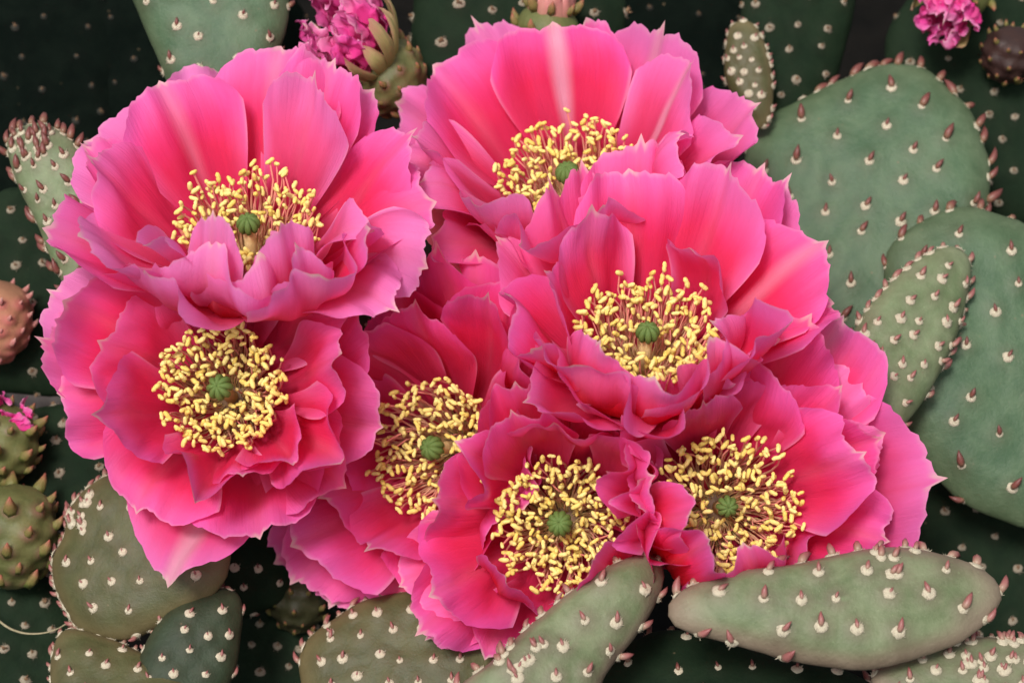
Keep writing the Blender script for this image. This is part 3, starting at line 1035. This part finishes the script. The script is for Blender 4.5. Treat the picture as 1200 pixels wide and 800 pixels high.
PEACH = pad_material('fruit_skin_peach', (0.34, 0.18, 0.09), (0.42, 0.24, 0.12), 0.9, (0.5, 0.13, 0.13))
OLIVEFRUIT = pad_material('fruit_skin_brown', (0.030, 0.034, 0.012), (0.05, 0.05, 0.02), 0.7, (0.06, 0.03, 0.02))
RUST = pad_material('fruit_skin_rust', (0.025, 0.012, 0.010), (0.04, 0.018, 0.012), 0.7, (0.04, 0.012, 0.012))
fruit('withered flower with shrivelled magenta petals and green strips, nodding beside the dark pad', (455, 92), -205, (-.56, .60, .56), 92, 47, rows=5, per=9, bump=9, scale_len=11, name='withered_flower', cat='flower', seed=3, tepals=14, crumple=14, spread=1.3, ph=1.5, tph=1.3, tw=.95, tend=40)
fruit('withered magenta flower hanging in the shade behind the broad pad', (1122, -12), -300, (-.3, -.5, .6), 80, 46, rows=3, per=7, bump=4, scale_len=12, name='withered_flower', cat='flower', seed=5, tepals=3, crumple=12, spread=.9, ph=.9)
fruit('closed green bud flushed pink, peeping out behind the highest flower', (642, 34), -225, (.15, .9, .3), 64, 42, rows=3, per=8, bump=4, scale_len=16, name='flower_bud', cat='bud', seed=7, tepals=12, tmat=BROWNTEPAL, spread=.35, ph=.75)
fruit('peach-coloured ripening fruit with knobbly skin', (-6, 380), -180, (.25, .85, .35), 100, 40, rows=6, per=9, bump=11, skin=PEACH, scale_mat=BROWNTEPAL, scale_len=10, seed=9)
fruit('green fruit with a remnant of purple petals, above the red-scaled fruit', (2, 522), -150, (.35, .8, .4), 96, 44, rows=4, per=8, bump=7, scale_len=16, seed=11, crumple=4, ph=.35)
fruit('green fruit with red-tipped scales', (16, 630), -110, (.15, .9, .3), 120, 48, rows=5, per=7, bump=12, scale_len=19, seed=13)
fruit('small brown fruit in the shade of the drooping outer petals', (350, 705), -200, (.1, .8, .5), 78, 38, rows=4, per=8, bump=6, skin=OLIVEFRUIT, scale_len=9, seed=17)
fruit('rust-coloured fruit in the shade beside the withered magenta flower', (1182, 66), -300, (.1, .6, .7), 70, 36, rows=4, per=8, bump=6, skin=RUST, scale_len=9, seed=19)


def on_soil(px, py):
    a, eye = W(K(px, py, 0)), W(np.array([0, 0, D]))
    d = a - eye
    return eye + d * (-eye[2] / d[2])


def stone(label, px, py, rx, seed):
    r = random.Random(seed)
    c = on_soil(px, py)
    vs = []
    nu, nv = 14, 9
    for j in range(nv):
        th = math.pi * j / (nv - 1)
        for i in range(nu):
            a = 2 * math.pi * i / nu
            p = np.array([math.sin(th) * math.cos(a), math.sin(th) * math.sin(a) * .75, math.cos(th) * .55])
            vs.append(p * rx * S * (1 + .3 * noise.noise(Vector(p * 1.4 + seed))))
    o = obj('stone', mesh('stone', vs, grid_faces(nu, nv, True), STONE, smooth=False))
    o.location = c + np.array([0, 0, rx * S * .3])
    tag(o, label, 'stone')


stone('pale grey stone on the soil between two dark pads', 66, 468, 70, 3)
stone('grey stone on the soil beside the bristly rim of the olive pad', 82, 606, 45, 5)


def blade(label, pts, z, name, mat, w, cat):
    P = np.array([K(x, y, z + dz) for x, y, dz in pts])
    Q = []
    for i in range(len(P) - 1):
        a, b, c, d = P[max(i - 1, 0)], P[i], P[i + 1], P[min(i + 2, len(P) - 1)]
        for t in np.linspace(0, 1, 6, endpoint=False):
            Q.append(.5 * ((2 * b) + (-a + c) * t + (2 * a - 5 * b + 4 * c - d) * t * t + (-a + 3 * b - 3 * c + d) * t ** 3))
    Q.append(P[-1])
    v, f, uv = tube(Q, [w * (1 - .6 * i / len(Q)) for i in range(len(Q))], 5)
    v = W(np.array(v))
    o = obj(name, mesh(name, v - v[0], f, mat, uv))
    o.location = v[0]
    tag(o, label, cat)


blade('dry straw-coloured grass blade arching towards the yellow-rimmed pad', [(-40, 690, -60), (0, 728, -20), (22, 740, 0), (45, 742, 10), (66, 737, 15), (84, 726, 10)], -70, 'grass_blade', STRAW, 1.7, 'grass')

FLOWERS = [
    dict(label='pink flower with two front petals folded up over its stamens, beside the conical young pad', stig=(291, 263), z=60, axis=(0, .62, .78), ring=(22, 84), seed=1, pale=.74, petals=[
        (250, 74, 70, 120, dict(pale=.75, pexp=3.0)), (425, 104, 66, 110, dict(pale=.5)), (106, 158, 60, 120, dict(pale=.75, **FLARE)), (100, 185, 62, 80, dict(pale=.6)),
        (330, 60, 86, 128, dict(pale=.4, mid=.3)), (385, 82, 80, 100, dict(pale=.4)), (194, 96, 92, 118, dict(mid=.8, pleat=-.2, pale=.35)), (368, 97, 100, 96, dict(red=.12, cup=.05)),
        (486, 170, 78, 96, dict(pale=.35)), (497, 236, 66, 120, dict(pale=.35)), (108, 196, 92, 130, dict(pale=.4, cup=.05)), (60, 278, 66, 110, dict(pale=.4)),
        (98, 290, 92, 110, dict(ruf=.1)), (494, 300, 60, 110, FLARE), (462, 354, 66, 110, dict(ruf=.09, **{k: v for k, v in FLARE.items() if k != 'ruf'})), (448, 288, 95, 90, dict(ruf=.12, pale=.4)),
        (175, 284, 104, 62, dict(red=.1, ruf=.1)), (175, 330, 92, 110, LIP), (235, 322, 96, 120, LIP), (385, 328, 96, 120, LIP),
        (252, 252, 108, 52, dict(start=-45, end=25, basew=.7, ruf=.05)), (326, 266, 104, 66, dict(start=-45, end=25, basew=.7, ruf=.08)), (310, 318, 92, 130, LIP), (362, 305, 100, 60, LIP), (420, 250, 100, 90, dict(red=.15))]),
    dict(label='pink flower whose lowest petal hangs down to a pale point over the olive pad', stig=(258, 454), z=70, axis=(-.06, .16, .98), ring=(20, 76), seed=2, pale=.34, red=.11, petals=[
        (70, 338, 40, 110, dict(pale=.8)), (54, 407, 50, 90, dict(pale=.5)), (74, 452, 45, 120, dict(pale=.35)), (218, 682, 30, 165, dict(pale=.55, mid=.9, plabel='hanging petal with pale greenish point', ruf=.03, pexp=1.5, round_=.62, wide=.6)),
        (152, 577, 50, 140, dict(pale=.3)), (317, 626, 38, 140, dict()), (430, 500, 45, 112, dict(pale=.3)), (426, 374, 50, 100, dict(pale=.3)), (396, 576, 45, 110, dict()),
        (200, 330, 60, 130, dict(red=.15)), (330, 322, 60, 130, dict(red=.18)), (84, 348, 78, 125, dict()), (380, 342, 84, 100, dict(red=.1)),
        (108, 482, 100, 120, dict(pale=.15, pexp=1.5, round_=.42)), (226, 570, 102, 110, dict(ruf=.10, pleat=-.35, pexp=1.4, round_=.45)), (405, 422, 92, 92, dict(ruf=.09)), (392, 527, 104, 120, dict(ruf=.09, pleat=-.3, pexp=1.4, round_=.45)),
        (268, 340, 96, 92, dict(red=.25, ruf=.09)), (122, 396, 70, 120, dict(red=.15)), (338, 530, 98, 76, dict(ruf=.12, end=5)), (284, 566, 84, 90, dict(ruf=.12))]),
    dict(label='pink flower with a broad red petal parted by a pale midrib, the one set highest', stig=(665, 203), z=-50, axis=(-.12, .58, .80), ring=(22, 84), seed=3, pale=.60, red=.03, petals=[
        (572, 40, 60, 90, dict(pale=.7)), (694, 33, 72, 90, dict(pale=.35)), (467, 131, 50, 90, dict(pale=.6)), (885, 140, 52, 120, dict(pale=.55)), (772, 46, 78, 125, dict(mid=.7)),
        (655, 32, 92, 132, dict(mid=1.0, red=.16, pale=.15, cup=.06, ruf=.03)), (508, 84, 86, 130, dict(pale=.35)), (815, 82, 94, 100, dict(mid=.9, red=.08)),
        (859, 156, 84, 90, dict(ruf=.1)), (489, 166, 90, 100, dict(red=.1)), (470, 184, 62, 110, dict(red=.1)), (500, 205, 92, 80, dict(red=.22)), (800, 170, 92, 90, dict(ruf=.1, pleat=.2)),
        (565, 232, 100, 84, LIP), (625, 264, 100, 80, LIP), (520, 262, 75, 100, LIP), (495, 285, 50, 110, dict(mat=BROWNTEPAL, plabel='brownish outer petal')), (700, 250, 100, 100, LIP), (570, 275, 80, 110, LIP)]),
    dict(label='ruffled pink flower with a tilted cup, pressed between the highest flower and the broad pad', stig=(759, 390), z=100, axis=(.02, .60, .80), ring=(22, 82), seed=4, pale=.44, red=.08, petals=[
        (924, 226, 56, 110, dict(pale=.6)), (880, 198, 70, 120, dict(pale=.2)), (750, 184, 70, 120, dict(ruf=.12)), (685, 205, 70, 110, dict(ruf=.12)), (640, 235, 74, 100, dict(ruf=.14)),
        (962, 335, 56, 110, dict(pale=.35)), (954, 278, 82, 130, dict(mid=.5, pale=.3)), (742, 204, 92, 118, dict(red=.05)), (854, 205, 96, 124, dict(red=.1, pleat=-.2)),
        (588, 286, 58, 90, dict(pale=.5)), (672, 258, 100, 106, dict(red=.08, ruf=.09)), (591, 366, 80, 110, dict(pale=.2)), (646, 320, 94, 90, dict(red=.08)), (620, 424, 78, 100, dict(ruf=.11)),
        (896, 372, 104, 84, dict(start=-40, end=30, ruf=.12)), (856, 378, 100, 80, LIP), (706, 400, 100, 100, dict(start=-42, end=30, ruf=.10, basew=.7)), (680, 440, 92, 130, LIP), (765, 442, 92, 150, LIP), (840, 425, 96, 130, LIP), (805, 455, 74, 170, LIP), (905, 400, 75, 100, dict(ruf=.1)), (640, 450, 70, 120, LIP), (820, 290, 96, 90, dict(red=.2))]),
    dict(label='deep red-throated flower sunk in the middle of the cluster', stig=(507, 525), z=-20, axis=(-.36, .02, .93), ring=(20, 82), seed=5, pale=.10, red=.20, petals=[
        (560, 300, 50, 130, dict(red=.05)), (610, 370, 40, 130, dict(red=.2)), (462, 335, 62, 120, dict(red=.1)), (528, 294, 70, 130, dict(red=.06)), (590, 340, 76, 110, dict(red=.1)), (326, 650, 34, 110, dict(pale=.5)), (389, 700, 36, 130, dict(pale=.4)), (449, 722, 36, 130, dict(pale=.3)),
        (347, 668, 50, 120, dict(pale=.25)), (356, 648, 84, 150, dict(red=.1)), (425, 395, 90, 110, dict(red=.25)), (392, 500, 74, 120, dict(red=.2)), (378, 585, 80, 120, dict(red=.15)), (575, 348, 98, 84, dict(red=.15)),
        (488, 370, 92, 100, dict(red=.25)), (440, 660, 84, 110, dict(red=.08, pleat=.2)), (520, 690, 70, 120, dict()), (600, 600, 70, 120, dict(red=.2)), (620, 500, 76, 120, dict(red=.2)), (620, 420, 80, 110, dict(red=.2))]),
    dict(label='pink flower in the lowest place of the cluster, resting on the club-shaped young pad', stig=(656, 613), z=50, axis=(-.08, .04, .99), ring=(20, 78), seed=6, pale=.14, red=.14, petals=[
        (475, 685, 40, 110, dict(pale=.45)), (494, 730, 34, 100, dict()), (505, 747, 30, 70, dict()), (560, 757, 40, 120, dict(pale=.1, pexp=1.3, round_=.5, wide=.65)), (505, 580, 66, 110, dict(ruf=.12)), (550, 520, 72, 90, dict(ruf=.14)), (590, 462, 74, 90, dict(ruf=.12)),
        (502, 696, 80, 125, dict(ruf=.06, pale=.1, pexp=1.6)), (604, 452, 90, 80, dict(ruf=.1)), (668, 453, 84, 125, dict(red=.12)), (732, 476, 86, 118, dict(red=.15)), (560, 540, 100, 100, dict(ruf=.14)), (600, 500, 104, 90, dict(ruf=.11)),
        (655, 497, 104, 98, dict(red=.1, ruf=.05)), (598, 676, 100, 70, dict(ruf=.06, end=10)), (753, 630, 100, 120, dict(ruf=.1, end=5)), (690, 655, 104, 80, dict(ruf=.08, end=10)), (640, 725, 70, 110, dict()), (765, 565, 108, 110, dict()), (700, 690, 84, 90, dict(ruf=.08))]),
    dict(label='pink flower spreading one long pale-tipped petal out over the long sideways pad', stig=(852, 593), z=85, axis=(.04, .08, .99), ring=(20, 86), nst=299, seed=7, pale=.20, red=.12, petals=[
        (984, 376, 40, 140, dict(pale=.3, mid=.4)), (996, 432, 38, 90, dict(pale=.7)), (1032, 512, 40, 80, dict(pale=1.0, plabel='bleached white petal')), (1086, 575, 34, 165, dict(pale=.4, ruf=.04, plabel='long pale-tipped petal')), (1002, 650, 34, 90, dict(pale=.8)),
        (936, 372, 56, 120, dict(red=.06)), (988, 462, 64, 84, dict(pale=.35)), (1024, 510, 62, 84, dict(pale=.15)), (888, 432, 80, 120, dict(red=.1)), (830, 448, 84, 110, dict(red=.15)), (1030, 630, 70, 90, dict(ruf=.09, pale=.2)), (1006, 536, 96, 116, dict(red=.1, cup=.08)),
        (738, 466, 84, 90, dict(ruf=.14)), (714, 541, 92, 84, dict(ruf=.13)), (742, 590, 92, 84, dict(ruf=.14)), (764, 655, 80, 110, dict(ruf=.12)), (756, 458, 96, 100, dict(ruf=.08)), (822, 478, 98, 80, dict(red=.15)), (750, 560, 92, 90, dict(ruf=.14)),
        (811, 602, 104, 70, dict(end=20, ruf=.1)), (786, 640, 92, 100, dict(ruf=.12)), (831, 627, 110, 74, dict(end=20, ruf=.12)), (853, 676, 60, 150, dict(ruf=.08)), (885, 650, 100, 84, dict(end=15, ruf=.1)), (940, 660, 66, 110, dict(ruf=.08))]),
]
for f in FLOWERS:
    flower(**f)
